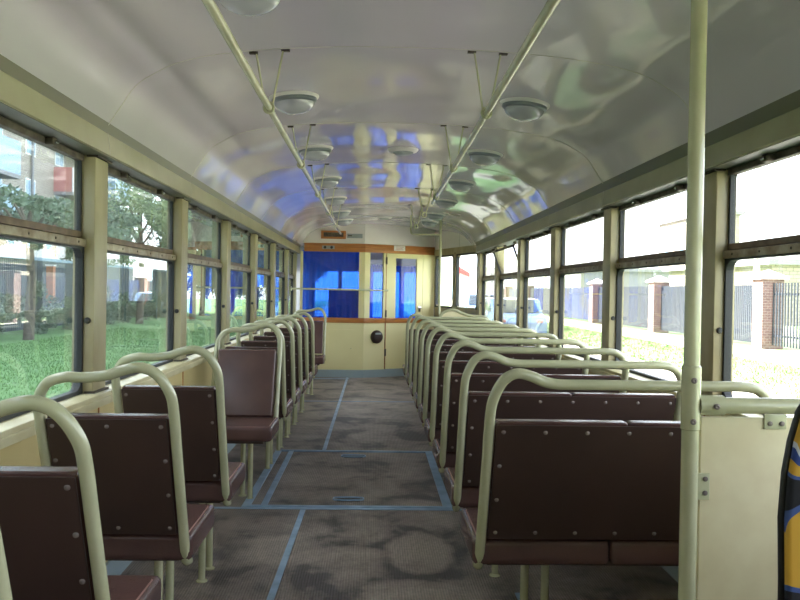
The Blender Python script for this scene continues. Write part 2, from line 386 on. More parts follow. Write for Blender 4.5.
# ------------------------------------------------------------ side walls, pillars, windows
def wall(side):
    sx = 1 if side == 'right' else -1; xi = XR if sx > 0 else XL
    X = lambda d: xi + sx*d          # d>0 outwards
    yend = 10.0 if sx > 0 else 11.12
    w_ = semp('wall_'+side, (0, 0, 0), 'cream '+side+' side wall of the tram below and between its windows', 'wall')
    def b(name, mt, d0, d1, y0, y1, z0, z1, bev=0):
        a, c = sorted((X(d0), X(d1))); return MB().box(a, c, y0, y1, z0, z1).build(name, mt, w_, bev)
    b('lower_panel', M['side'], .0, .10, YB, yend, 0, .775)
    b('skirting', M['kick'], -.012, .0, YB, yend, 0.0, .10)
    b('outer_skirt', M['skin'], .10, .12, YB, yend, -.6, .775)
    b('upper_board', M['cornice'], .10, .13, YB, yend, 1.688, 2.25)
    # ledge: top board and its moulded front edge
    b('window_ledge', M['sill'], -.035, .075, YB, yend, .775, .797, .004)
    b('ledge_moulding', M['sill'], -.042, -.03, YB, yend, .752, .780, .003)
    k = -4
    while Y0+PP*k < yend-.2:
        y = Y0+PP*k
        b('panel_joint', M['wood'], -.004, .002, y+.06, y+.068, .1, .752); k += 1
    # cornice
    pr = [(-.050, 1.818), (-.034, 1.773), (-.044, 1.692), (-.038, 1.689), (.098, 1.689), (.098, 1.83)]
    c = MB().prism([(X(d), YB, z) for d, z in pr], (0, yend-YB, 0)).build('cornice', M['cornice'], w_)
    MB().prism([(X(d), YB, z) for d, z in [(-.052, 1.819), (-.036, 1.774), (-.033, 1.774), (-.048, 1.819)]], (0, yend-YB, 0)).build('cornice_shade_strip', M['olive'], c)  # thin overlay that carries the band's painted shade
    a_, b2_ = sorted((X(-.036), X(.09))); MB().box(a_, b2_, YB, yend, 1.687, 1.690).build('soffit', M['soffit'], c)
    for k in range(-4, 6):
        y = Y0+PP*k+.03
        MB().prism([(X(d), y, z) for d, z in [(-.0512, 1.8175), (-.0352, 1.773), (-.0452, 1.6915), (-.03, 1.691), (-.02, 1.80)]], (0, .003, 0)).build('cornice_joint', M['seam'], c)
    ks = [k for k in range(-4, 6) if YB < Y0+PP*k < yend]
    for k in ks:
        y = Y0+PP*k; p = MB().prism([(X(0), y, .797), (X(0), y+PW, .797), (X(.08), y+PW, .797), (X(.08), y, .797)], (0, 0, 1.689-.797)).build('pillar', M['pillar'], w_, .004)
        kb = MB().lathe([(.0001, -.012), (.009, -.011), (.012, -.006), (.012, 0)], (X(.022), y, 1.07), 'y', 14).build('knob', M['blackp'], p)
        MB().box(min(X(-.012), X(.03)), max(X(-.012), X(.03)), y-.012, y+PW+.012, 1.680, 1.689).build('pillar_cap', M['grime'], p)
        MB().box(min(X(-.01), X(.03)), max(X(-.01), X(.03)), y-.008, y+PW+.008, .797, .805).build('pillar_foot', M['grime'], p)
    # last pillar on the left corner
    if sx < 0:
        b('corner_post', M['pillar'], 0, .08, 11.0, 11.12, .797, 1.689)
    # windows
    edges = [Y0+PP*k for k in range(-4, 6)]
    for i, k in enumerate(range(-4, 6)):
        ya = Y0+PP*k+PW; yb = Y0+PP*(k+1)
        if k == 5:
            if sx > 0: break
            yb = 11.0
        ya = max(ya, YB+.05)
        if yb - ya < .3: continue
        win = semp('window_%d' % (i+1+(20 if sx > 0 else 0)), (X(.06), (ya+yb)/2, .8), side+' side tram window, '+{-4: 'rearmost, behind the camera', -3: 'second from the rear, behind the camera', -2: 'beside the camera, out of view', -1: 'nearest one in view', 0: 'between the first and second pillars in view', 1: 'between the second and third pillars in view', 2: 'between the third and fourth pillars in view', 3: 'between the fourth and fifth pillars in view', 4: 'between the fifth and sixth pillars in view', 5: 'narrow one next to the cab'}[k], 'window')
        win.name = 'window_%d' % (i+1+(10 if sx > 0 else 0))
        ox, oy, oz = win.location
        def wb(name, mt, d0, d1, y0, y1, z0, z1, bev=0, par=None):
            a, c_ = sorted((X(d0)-ox, X(d1)-ox)); return MB().box(a, c_, y0-oy, y1-oy, z0-oz, z1-oz).build(name, mt, par or win, bev)
        def ring(name, mt, d0, d1, y0, y1, z0, z1, wd, r):
            N = 6; inn = []; out = []
            for (cy_, cz_, a0) in ((y1-wd-r, z1-wd-r, 0), (y0+wd+r, z1-wd-r, 90), (y0+wd+r, z0+wd+r, 180), (y1-wd-r, z0+wd+r, 270)):
                for j in range(N+1):
                    a = math.radians(a0+90*j/N); inn.append((cy_+r*math.cos(a), cz_+r*math.sin(a)))
                    oy_ = y1 if a0 in (0, 270) else y0; oz_ = z1 if a0 in (0, 90) else z0
                    out.append((oy_, oz_))
            n = len(inn); vs = []
            for d in (d0, d1):
                for q in (inn, out): vs += [(X(d)-ox, yy-oy, zz-oz) for yy, zz in q]
            fs = []
            for j in range(n):
                j2 = (j+1) % n
                fs += [(j, j2, n+j2, n+j), (2*n+j, 3*n+j, 3*n+j2, 2*n+j2), (j, 2*n+j, 2*n+j2, j2), (n+j, n+j2, 3*n+j2, 3*n+j)]
            bm_ = MB().add(vs, fs); me = bm_.mesh(name, mt); return put(name, me, win)
        gl = M['glassR'] if sx > 0 else M['glassL']
        ring('rubber_gasket', M['rubber'], .038, .066, ya, yb, .797, 1.352, .014, .05)
        wb('lower_pane', gl, .054, .057, ya+.008, yb-.008, .805, 1.345)
        if not (sx > 0 and k == 3): ring('upper_gasket', M['rubber'], .060, .074, ya, yb, 1.374, 1.689, .006, .045)
        lr = wb('sash_rail', M['rail'], .030, .070, ya, yb, 1.345, 1.374, .003)
        for q in range(6):
            yy = ya+.08+(yb-ya-.16)*q/5
            MB().lathe([(.0001, -.003), (.004, -.002), (.005, 0)], (X(.030)-ox, yy-oy, 1.36-oz), 'x', 8, sx).build('screw', M['grime'], lr)
        tilt = sx > 0 and k == 3
        us = bpy.data.objects.new('upper_sash', None); COL.objects.link(us); us.parent = win; us.empty_display_size = .05
        us.location = (X(.055)-ox, 0, 1.376-oz)
        def ub(name, mt, d0, d1, y0, y1, z0, z1, bev=0):
            a, c_ = sorted((sx*(d0-.055), sx*(d1-.055))); return MB().box(a, c_, y0-oy, y1-oy, z0-1.376, z1-1.376).build(name, mt, us, bev)
        zt = 1.686 if not tilt else 1.66
        ub('bottom_rail', M['railb'], .045, .068, ya+.006, yb-.006, 1.378, 1.402, .002)
        ub('top_rail', M['grime'], .040, .070, ya+.006, yb-.006, zt-.022, zt, .002)
        ub('side_stile', M['rubber'], .048, .064, ya+.004, ya+.016, 1.394, zt-.022); ub('side_stile', M['rubber'], .048, .064, yb-.016, yb-.004, 1.394, zt-.022)
        ub('upper_pane', gl, .055, .058, ya+.014, yb-.014, 1.390, zt-.018)
        if tilt: us.rotation_euler = (0, -sx*math.radians(20), 0)
        for q in (.25, .72):
            yy = ya+(yb-ya)*q
            lt = wb('latch', M['grime'], .015, .042, yy-.022, yy+.022, 1.662, 1.686, .004)
            wb('latch_bolt', M['chrome'], .008, .018, yy-.006, yy+.012, 1.668, 1.679, .002, lt)
    return w_
wl = wall('left'); wr = wall('right')
# rear bulkhead behind the camera
rb = MB().prism([(XL-.05, YB-.05, 0), (XR+.05, YB-.05, 0), (XR+.05, YB-.05, 2.1), (XL-.05, YB-.05, 2.1)], (0, .05, 0))
struct(rb.build('wall_rear', M['cab']), 'cream rear bulkhead of the tram', 'wall')

# ------------------------------------------------------------ cab partition (front wall)
wf = semp('wall_front', (0, 0, 0), 'cream cab partition at the front with orange wood trims', 'wall')
def seg(name, mt, P, Q, t0, t1, z0, z1, th=.03, off=0., par=None, top=None, bev=0):
    """board along the plan line P->Q between fractions t0..t1 (metres along), heights z0..z1; off: towards the saloon"""
    a = Vector((*P, 0)); d = (Vector((*Q, 0))-a); L = d.length; d.normalize(); n = Vector((d.y, -d.x, 0))   # n points to -y side
    p0 = a+d*t0+n*off; p1 = a+d*t1+n*off; bk = -n*th
    if top:
        N = 14; pts = [p0+Vector((0, 0, z0)), p1+Vector((0, 0, z0))]
        for j in range(N+1):
            q = p1+(p0-p1)*j/N; pts.append(Vector((q.x, q.y, ceilz(q.x)+.012)))
        o = MB().prism(pts, bk)
    else:
        pts = [p0+Vector((0, 0, z0)), p1+Vector((0, 0, z0)), p1+Vector((0, 0, z1)), p0+Vector((0, 0, z1))]; o = MB().prism(pts, bk)
    return o.build(name, mt, par or wf, bev)
LF = PB[0]-PA[0]; LA = (Vector(PC)-Vector(PB)).length; LD = (Vector(PD)-Vector(PC)).length
# flat part
seg('lower_board', M['cab'], PA, PB, .06, LF, 0, .755)
seg('kick_board', M['kick'], PA, PB, .06, LF, 0, .105, .01, .01)
seg('panel_hatch', M['cab'], PA, PB, .30, .86, .13, .66, .008, .008)
seg('wood_trim', M['wood'], PA, PB, .06, LF, .752, .82, .045, .012, bev=.003)
seg('wood_header', M['wood'], PA, PB, .15, LF+.005, 1.725, 1.84, .045, .012, bev=.003)
seg('upper_board', M['white'], PA, PB, .12, LF, 1.84, 0, .02, 0, top=True)
seg('window_post', M['cab'], PA, PB, LF-.075, LF, .82, 1.725, .04, .004)
seg('window_post', M['cab'], PA, PB, .10, .135, .82, 1.725, .04, .004)
seg('cab_window_pane', M['glassR'], PA, PB, .135, LF-.075, .82, 1.725, .004, -.015)
cs = seg('hatch_catch', M['chrome'], PA, PB, .80, .82, .40, .405, .004, .012)
# angled part left of the door
seg('lower_board', M['cab'], PB, PC, 0, .33, 0, .755)
seg('kick_board', M['kick'], PB, PC, 0, LA, 0, .105, .01, .01)
seg('wood_trim', M['wood'], PB, PC, 0, .33, .752, .82, .045, .012, bev=.003)
seg('wood_header', M['wood'], PB, PC, 0, LA, 1.725, 1.84, .045, .012, bev=.003)
seg('upper_board', M['white'], PB, PC, 0, LA, 1.84, 0, .02, 0, top=True)
seg('window_post', M['cab'], PB, PC, 0, .085, .82, 1.725, .04, .004)
seg('window_post', M['cab'], PB, PC, .300, .335, .82, 1.725, .04, .004)
seg('narrow_window_pane', M['glassR'], PB, PC, .085, .300, .82, 1.725, .004, -.015)
seg('end_post', M['cab'], PB, PC, .94, LA, 0, 1.725, .04, .004)
# door
dr = semp('door_1', (0, 0, 0), 'cream driver cab door with a blue curtained window', 'door')
seg('lower_board', M['cab'], PB, PC, .345, .935, .11, .755, .03, .004, dr)
seg('wood_trim', M['wood'], PB, PC, .345, .935, .752, .82, .04, .012, dr, bev=.003)
seg('door_stile', M['cab'], PB, PC, .345, .495, .82, 1.725, .03, .004, dr)
seg('door_stile', M['cab'], PB, PC, .835, .935, .82, 1.725, .03, .004, dr)
seg('door_rail', M['cab'], PB, PC, .495, .835, 1.66, 1.725, .03, .004, dr)
seg('door_pane', M['glassR'], PB, PC, .495, .835, .82, 1.66, .004, -.01, dr)
seg('door_edge_strip', M['wood'], PB, PC, .337, .345, .11, 1.725, .02, .006, dr)
for z in (1.62, .88, .34): seg('hinge', M['grime'], PB, PC, .330, .352, z-.05, z+.05, .016, .012, dr)
hdl = seg('door_handle', M['chrome'], PB, PC, .868, .903, .91, .99, .01, .014, dr, bev=.003)
dd = (Vector((*PC, 0))-Vector((*PB, 0))).normalized(); nn = Vector((dd.y, -dd.x, 0)); hp = Vector((*PB, 0))+dd*.885+nn*.014+Vector((0, 0, .965))
MB().tube([hp, hp+nn*.04, hp+nn*.045-dd*.05], .009, 8).build('lever', M['chrome'], hdl)
# folding doors on the right front corner
fd = semp('door_2', (0, 0, 0), 'front folding passenger doors with two rounded tall panes', 'door')
seg('upper_board', M['white'], PC, PD, 0, LD-.0, 1.80, 0, .02, 0, fd, top=True)
seg('board_joint', M['seam'], PC, PD, .95, .957, 1.80, 2.05, .004, .003, fd)
seg('door_header', M['pillar'], PC, PD, 0, LD, 1.735, 1.80, .04, .01, fd)
seg('lower_leaf', M['pillar'], PC, PD, .02, LD, 0, .955, .03, 0, fd)
def leaf(t0, t1, z0=.955, z1=1.735):
    # leaf frame with a rounded opening
    a = Vector((*PC, 0)); d = (Vector((*PD, 0))-a).normalized(); n = Vector((d.y, -d.x, 0))
    for nm, mt, e, wd, r, th in (('leaf_frame', M['pillar'], 0, .05, .07, .03), ('rubber_gasket', M['rubber'], .042, .022, .055, .036)):
        u0, u1, v0, v1 = t0+e, t1-e, z0+e*.6, z1-e*.6; N = 6; inn = []; out = []
        for (cu, cv, a0) in ((u1-wd-r, v1-wd-r, 0), (u0+wd+r, v1-wd-r, 90), (u0+wd+r, v0+wd+r, 180), (u1-wd-r, v0+wd+r, 270)):
            for j in range(N+1):
                an = math.radians(a0+90*j/N); inn.append((cu+r*math.cos(an), cv+r*math.sin(an)))
                out.append(((u1 if a0 in (0, 270) else u0), (v1 if a0 in (0, 90) else v0)))
        m_ = len(inn); vs = []
        for o_ in (.005+(.003 if e else 0), -th):
            for q in (inn, out): vs += [a+d*u+n*o_+Vector((0, 0, v)) for u, v in q]
        fs = []
        for j in range(m_):
            j2 = (j+1) % m_; fs += [(j, j2, m_+j2, m_+j), (2*m_+j, 3*m_+j, 3*m_+j2, 2*m_+j2), (j, 2*m_+j, 2*m_+j2, j2), (m_+j, m_+j2, 3*m_+j2, 3*m_+j)]
        MB().add(vs, fs).build(nm, mt, fd)
    seg('leaf_pane', M['glassR'], PC, PD, t0+.05, t1-.05, z0+.03, z1-.03, .004, -.01, fd)
leaf(.02, .80); leaf(.82, LD-.01)
seg('guard_bar', M['tube'], PC, PD, .85, LD-.03, .985, 1.005, .012, .05, fd)
seg('leaf_edge', M['rubber'], PC, PD, .80, .82, .0, 1.735, .03, .006, fd)

# nose of the car: cab shell with windscreens
nose = semp('wall_nose', (0, 0, 0), 'front nose wall of the driver cab behind the partition', 'wall')
def nb(x0, x1, y0, y1, z0, z1, mt='white', nm='nose_panel'): return MB().box(x0, x1, y0, y1, z0, z1).build(nm, M[mt], nose)
YN = 13.0
nb(-1.0, 1.0, YN, YN+.05, 0, .78); nb(-1.0, 1.0, YN, YN+.05, 1.50, 2.2)
for xa, xb in ((-1.0, -.93), (-.56, -.50), (-.10, .0), (.42, .50), (.93, 1.0)): nb(xa, xb, YN, YN+.05, .78, 1.50, 'white', 'windscreen_post')
nb(-.93, .93, YN+.02, YN+.024, .78, 1.50, 'glassR', 'windscreen_pane')
MB().prism([(-1.10, 11.17, 0), (-1.0, YN, 0), (-1.0, YN, 2.2), (-1.10, 11.17, 2.2)], (-.03, 0, 0)).build('nose_side', M['white'], nose)
MB().prism([(.92, 11.66, 0), (1.0, YN, 0), (1.0, YN, 2.2), (.92, 11.66, 2.2)], (.03, 0, 0)).build('nose_side', M['white'], nose)

def curtain(P, Q, t0, t1, z0, z1, off, label, amp=.012, waves=9, gather=0.):
    a = Vector((*P, 0)); d = (Vector((*Q, 0))-a).normalized(); n = Vector((d.y, -d.x, 0)); N = 90; Z = 14; vs = []
    for i in range(N+1):
        u = i/N
        for j in range(Z+1):
            v = j/Z
            ph = u*waves*2*PI + .9*math.sin(u*7+v*2.2)
            q = a+d*(t0+(t1-t0)*u)+n*(off+amp*(.55+.45*(1-v))*math.sin(ph)+.006*math.sin(ph*.37+4*v))
            vs.append((q.x, q.y, z0+(z1-z0)*v))
    fs = [(i*(Z+1)+j, (i+1)*(Z+1)+j, (i+1)*(Z+1)+j+1, i*(Z+1)+j+1) for i in range(N) for j in range(Z)]
    o = MB().add(vs, fs, True).build('curtain', M['curtain']); return tag(o, label, 'curtain', 'blue cab curtains')
curtain(PA, PB, .12, LF-.06, .80, 1.74, -.06, 'wide blue curtain drawn behind the large cab window')
curtain((-.22, 12.86), (.22, 12.86), 0, .44, .70, 1.62, 0, 'blue curtain seen through the narrow cab window left of the door')
curtain((.26, 12.86), (.98, 12.86), 0, .68, .70, 1.60, 0, 'blue curtain seen through the cab door window')
# driver's seat silhouette in the cab
ds = thing('driver_seat', 'dark driver seat seen through the blue curtain in the cab', 'seat', (-.42, 12.1, 0))
MB().box(-.24, .24, -.03, .05, .55, 1.20).build('backrest', M['hardboard'], ds, .02)
MB().box(-.24, .24, .02, .48, .44, .54).build('seat', M['hardboard'], ds, .02)
MB().tube([(0, .25, 0), (0, .25, .44)], .05, 12).build('pedestal', M['grime'], ds)

# fittings on the cab partition
gb = thing('route_sign', 'grey route plate in an orange wood frame above the cab window', 'sign', (-.552, 11.125, 1.90))
MB().box(-.17, .17, -.03, 0, 0, .112).build('frame', M['wood'], gb, .004)
MB().box(-.135, .135, -.034, -.029, .028, .086).build('plate', M['grime'], gb)
pl = thing('name_plate', 'small grey blank plate beside the wood framed sign', 'plate', (-.26, 11.125, 1.915))
MB().box(-.105, .105, -.012, 0, 0, .06).build('plate', M['plate'], pl, .003)
MB().box(-.095, -.04, -.014, -.011, .025, .04).build('inscription', M['grime'], pl)
sw = thing('switch_plate', 'grey plate with two black buttons on the orange wood header', 'switch', (-.62, 11.105, 1.76))
MB().box(-.085, .085, -.008, 0, 0, .045).build('plate', M['plate'], sw, .003)
for dx in (-.045, .045): MB().lathe([(.0001, -.02), (.018, -.018), (.02, 0)], (dx, -.006, .022), 'y', 16).build('button', M['blackp'], sw)
def onA(t, off=0, z=0): 
    q = Vector((*PB, 0))+dd*t+nn*off; return (q.x, q.y, z)
ang = math.atan2(dd.y, dd.x)
nt_ = thing('notice', 'small white paper notice on the wood header above the cab door', 'notice', onA(.54, .016, 1.765), rz=ang)
MB().box(-.09, .09, -.002, 0, 0, .07).build('sheet', M['whitewall'], nt_)
for q in range(3): MB().box(-.065, .065-.02*(q % 2), -.003, -.002, .015+.018*q, .021+.018*q).build('text_line', M['pink'], nt_)
sp = thing('round_intercom', 'round brown fitting with a pale slot on the cream panel beside the cab door', 'fitting', onA(.20, .004, .56), rz=ang)
MB().lathe([(.092, 0), (.092, -.02), (.075, -.045), (.04, -.055), (.0001, -.056)], (0, 0, 0), 'y', 28).build('housing', M['hardboard'], sp)
MB().box(-.045, .045, -.062, -.048, .035, .058).build('slot', M['plate'], sp, .003)

gr = thing('guard_rail', 'thin cream guard rail across the curtained cab window', 'rail', (-1.04, 10.75, 1.21))
MB().tube([(0, -.42, 0), (1.245, .36, -.005)], .0125, 10).build('rail', M['tube'], gr)
MB().lathe([(.03, 0), (.03, .01), (.018, .014)], (-.002, -.42, 0), 'x', 16).build('wall_flange', M['tube'], gr)
MB().tube([(1.21, .35, -.005), (1.21, .535, -.005)], .010, 8).build('end_bracket', M['tube'], gr)

# ------------------------------------------------------------ seats
def seat_path(W):
    q = 1.0 if W > .5 else 1.2
    return [(0, .375), (0, .55), (0, .72), (0, .85), (.007, .905), (.031*q, .957), (.066*q, .977), (.105*q, .970), (.145*q, .954), (.19*q, .947), (.26, .947)] + \
           ([] if W < .5 else [(.45, .947), (.60, .947)]) + [(W-.085, .947), (W-.035, .93), (W-.006, .885), (W, .83), (W, .6), (W, .375)]
CACHE = {}
def seat(kind, sx, sy, loc, label, group, legs, seat_w):
    W = seat_w; LEAN = .37
    t = thing('double_seat' if W > .5 else 'single_seat', label, 'seat', loc, group)
    key = (W, sx, sy, len(legs))
    yl = lambda z: -LEAN*max(z-.375, 0)*sy
    if key not in CACHE:
        c = CACHE[key] = []
        pth = [(p.x, p.y) for p in catmull([(u, z, 0) for u, z in seat_path(W)], 5)]
        body = [(sx*u, yl(z), z) for u, z in pth]
        pre = [(0, .032*sy, .361), (0, .016*sy, .364)]
        post = [(sx*W, .016*sy, .364), (sx*W, .032*sy, .361)]
        c.append(('frame', MB().tube(pre+body+post, .0152, 12).mesh('seat_frame', M['tube']), ()))
        # panel (camera side of forward facing seats) and padded backrest on the sitter's side
        def slab(u0, u1, z0, z1, o0, o1, mt, nm, bev):
            pts = [(sx*u0, yl(z0)+o0*sy, z0), (sx*u1, yl(z0)+o0*sy, z0), (sx*u1, yl(z1)+o0*sy, z1), (sx*u0, yl(z1)+o0*sy, z1)]
            return MB().prism(pts, (0, (o1-o0)*sy, 0)).mesh(nm, mt, bev)
        c.append(('back_panel', slab(.020, W-.020, .462, .826, -.012, -.004, M['hardboard'], 'back_panel', .0015), ()))
        pads = [(.018, W-.018)] if W < .5 else [(.018, W/2-.0006), (W/2+.0006, W-.018)]
        for a, b in pads:
            c.append(('backrest', slab(a, b, .462, .836, -.003, .052, M['vinyl'], 'backrest', .012), ()))
        cu = [(-.022, W+.02)] if W < .5 else [(-.022, W/2-.0006), (W/2+.0006, W+.02)]
        for q, (a, b) in enumerate(cu):
            y0, y1 = sorted((-.02*sy, .345*sy)); x0, x1 = sorted((sx*a, sx*b))
            cush = MB().box(x0, x1, y0, y1, .372, .455).mesh('seat_cushion', M['vinyl'], .022)
            sub = ()
            if q == 0:
                e = sx*(a+.016)
                pp = MB().tube([(e, -.0*sy, .4535), (e, .30*sy, .4535), (e+sx*.012, .327*sy, .449), (sx*(b-.02), .333*sy, .4455)], .0028, 6).mesh('piping', M['piping'])
                sub = (('piping', pp),)
            c.append(('seat_cushion', cush, sub))
        # studs
        st = MB().lathe([(.0064, 0), (.0064, -.0015), (.0045, -.003), (.0001, -.0035)], (0, 0, 0), 'y', 10, sy).mesh('stud', M['stud'])
        CACHE[(key, 'st')] = st
        pos = []
        us = [.036, W/2, W-.036] if W < .5 else [.040+(W-.08)*i/6 for i in range(7)]
        for u in us: pos += [(u, .805), (u, .484)]
        for z in (.70, .592): pos += [(us[0]-.004, z), (us[-1]+.004, z)]
        CACHE[(key, 'pos')] = [(sx*u, yl(z)-.012*sy, z) for u, z in pos]
        # legs
        for (lu, lyy) in legs:
            lx = sx*lu
            c.append(('leg', MB().tube([(lx, lyy*sy, .375), (lx, lyy*sy, .012), (lx, lyy*sy, .0)], .0145, 10).lathe([(.024, 0), (.024, .004), (.016, .01)], (lx, lyy*sy, 0), 'z', 14).mesh('leg', M['tube']), ()))
        c.append(('seat_base', MB().box(min(sx*.03, sx*(W-.02)), max(sx*.03, sx*(W-.02)), min(.04*sy, .30*sy), max(.04*sy, .30*sy), .355, .374).mesh('seat_base', M['hardboard']), ()))
    for nm, me, sub in CACHE[key]:
        o = put(nm, me, t)
        for n2, m2 in sub: put(n2, m2, o)
    for p in CACHE[(key, 'pos')]:
        put('stud', CACHE[(key, 'st')], t, p)
    return t
legR = [(.20, .305), (.275, .325)]
legL = [(.125, .17), (.125, .32)]
rowR = [2.45, 3.1, 3.76, 4.42, 5.05, 5.66, 6.32, 7.08, 7.92]
place = ['nearest double seat of the right row, beside the tall pole', 'second double seat of the right row from the tall pole', 'third double seat of the right row counted from the tall pole',
         'fourth double seat of the right row counted from the tall pole', 'middle double seat of the right row, four others before and behind it', 'fourth double seat of the right row counted from the front doors',
         'third double seat of the right row counted from the front doors', 'second double seat of the right row from the front doors', 'farthest double seat of the right row, nearest the front doors']
for y, pn in zip(rowR, place):
    seat('d', 1, 1, (.337, y, 0), 'brown vinyl '+pn, 'double seats in the right row', legR if y < 3 else legR[:1], .80)
rowL = [(1.37, 1, 'single seat at the left edge of the photo, only its cream tube in view'),
        (1.77, 1, 'brown studded single seat in the bottom left corner of the photo'),
        (2.47, 1, 'second brown studded single seat from the bottom left, beside the window pillar'),
        (3.15, 1, 'third brown studded single seat, next before the seat that faces the camera'),
        (4.72, -1, 'brown single seat facing the camera mid row with smooth vinyl backrest'),
        (5.22, 1, 'studded single seat standing back to back with the seat facing the camera'),
        (5.83, 1, 'second left seat beyond the one facing the camera, facing forward'),
        (6.40, 1, 'third left seat beyond the one facing the camera, facing forward'),
        (7.02, 1, 'fourth left seat beyond the one facing the camera, facing forward'),
        (7.74, 1, 'farthest forward facing single seat of the left row'),
        (9.35, -1, 'lone brown single seat by the cab partition, facing the camera')]
for y, f, lb in rowL:
    seat('s', -1, f, (-.555, y, 0), lb, 'single seats in the left row', legL if f > 0 else [(.18, .02), (.125, .10)], .375)

# partition by the front doors, curved top tube with cream board
dp = thing('door_partition', 'low cream partition with a humped tube top beside the front doors', 'partition', (.72, 8.75, 0))
pth = catmull([(0, 0, .0), (0, 0, .6), (0, 0, .88), (.03, 0, .96), (.10, 0, 1.0), (.17, 0, 1.005), (.24, 0, .975), (.34, 0, .945), (.48, 0, .935), (.54, 0, .90), (.55, 0, .82), (.55, 0, .3), (.55, 0, 0)], 6)
MB().tube(pth, .016, 10).build('frame', M['tube'], dp)
poly = [(p.x, .004, max(p.z, .25)) for p in pth if p.z > .25]
MB().prism([(q[0], q[1], q[2]) for q in poly], (0, .006, 0)).build('panel', M['partition'], dp)

# ------------------------------------------------------------ foreground pole, partition and bar
po = thing('tall_pole', 'tall cream floor to ceiling pole in the right foreground', 'pole', (.681, 1.7, 0))
MB().tube([(0, 0, .98), (0, 0, ceilz(.681)+.002)], .0170, 20).build('upper_tube', M['tube'], po)
MB().tube([(0, 0, 0), (0, 0, .93)], .0180, 20).build('lower_tube', M['tube'], po)
MB().lathe([(.045, 0), (.045, .006), (.024, .012), (.0182, .03)], (0, 0, 0), 'z', 24).build('floor_flange', M['tube'], po)
slv = MB().lathe([(.0178, .915), (.0200, .917), (.0200, 1.05), (.0172, 1.053)], (0, 0, 0), 'z', 24).build('sleeve', M['tube'], po)
for z in (.935, 1.022): MB().lathe([(.0065, 0), (.0065, -.003), (.003, -.0045), (.0001, -.003)], (-.002, -.0197, z), 'y', 12).build('screw', M['stud'], slv)
br = thing('partition_bar', 'cream horizontal bar joined to the tall pole above the partition', 'bar', (.70, 1.7, .968))
MB().tube([(.03, 0, 0), (.60, 0, 0)], .0175, 16).build('tube', M['tube'], br)
sk = MB().tube([(-.004, 0, 0), (.05, 0, 0)], .0215, 16).build('socket', M['tube'], br)
MB().lathe([(.0065, 0), (.0065, -.003), (.003, -.0045), (.0001, -.003)], (.028, -.0212, 0), 'y', 12).build('screw', M['stud'], sk)
MB().lathe([(.035, -.008), (.035, 0), (.02, .0)], (.604, 0, 0), 'x', 16).build('wall_flange', M['tube'], br)
pt = thing('partition_board', 'cream board partition fixed to the tall pole in the right foreground', 'partition', (.70, 1.705, 0))
MB().box(.006, .60, 0, .012, .06, .942).build('board', M['partition'], pt, .002)
for nm, x0, x1, z0, z1, sc_ in (('side_bracket', -.004, .026, .765, .822, ((.016, .78), (.016, .81))), ('top_bracket', .142, .190, .918, .950, ((.154, .930), (.180, .930)))):
    b_ = MB().box(x0, x1, -.004, 0, z0, z1).build(nm, M['tube'], pt, .0012)
    for xx, zz in sc_: MB().lathe([(.0055, 0), (.0055, -.002), (.0001, -.003)], (xx, -.004, zz), 'y', 12).build('screw', M['stud'], b_)
MB().box(.60, .606, -.004, .016, .06, .942).build('wall_channel', M['tube'], pt)

# patterned seat at the right edge, standing nearer than the partition
ps = thing('patterned_seat', 'seat with blue and orange swirl fabric at the right edge of the photo', 'seat', (.622, 1.22, 0))
def outline(ins):
    L_ = [(.014, .42), (.014, .60), (.013, .76), (.010, .86), (.014, .93), (.022, .98), (.034, 1.025), (.050, 1.05), (.075, 1.064), (.11, 1.07)]
    pts = [(x+ins, z) for x, z in L_] + [(.46-x-ins, z) for x, z in L_[::-1]]
    return [(x, min(max(z, .42+ins), 1.07-ins)) for x, z in pts]
MB().prism([(x, 0, z) for x, z in outline(0)], (0, .012, 0)).build('back_shell', M['blackp'], ps, .004)
MB().prism([(x, -.016, z) for x, z in outline(.004)], (0, .017, 0)).build('backrest', M['fabric'], ps, .007)
MB().box(0, .46, -.44, .0, .40, .47).build('seat_cushion', M['fabric'], ps, .02)
MB().box(.03, .43, -.38, .0, .34, .40).build('seat_shell', M['blackp'], ps, .01)
MB().box(.15, .31, -.26, -.10, 0, .34).build('pedestal', M['blackp'], ps, .008)

# ------------------------------------------------------------ handrails, hangers, vestibule pole
def handrail(name_label, x, ya, yb, zr, ks, slant=0.):
    t = thing('ceiling_handrail', name_label, 'handrail', (x, ya, zr))
    dxs = slant*(yb-ya)
    MB().tube([(0, 0, 0), (dxs, yb-ya, 0)], .0138, 12).build('rail', M['tube'], t)
    for k in ks:
        y = Y0+PP*k+.02-ya
        if y+ya > yb+.1: continue
        h = MB(); xo = slant*y
        for s_ in (-1, 1):
            zc = ceilz(x+s_*.06)-zr
            h.tube([(xo+s_*.012, y, .0), (xo+s_*.050, y, zc-.004)], .0040, 8)
        h.tube([(xo+math.cos(a)*.018, y, math.sin(a)*.020) for a in [2*PI*i/16 for i in range(17)]], .005, 6)
        h.build('hanger', M['tube'], t)
        for s_ in (-1, 1):
            zc = ceilz(x+s_*.07)-zr
            MB().box(xo+s_*.060-.016, xo+s_*.060+.016, y-.008, y+.008, zc-.007, zc+.002).build('foot', M['grime'], t)
    return t
handrail('long left ceiling handrail running to the cab partition', -.405, -2.0, 9.85, 1.885, range(-3, 5))
handrail('thick right ceiling handrail ending halfway along the car', .378, -2.0, 6.25, 1.885, range(-3, 3), .0085)
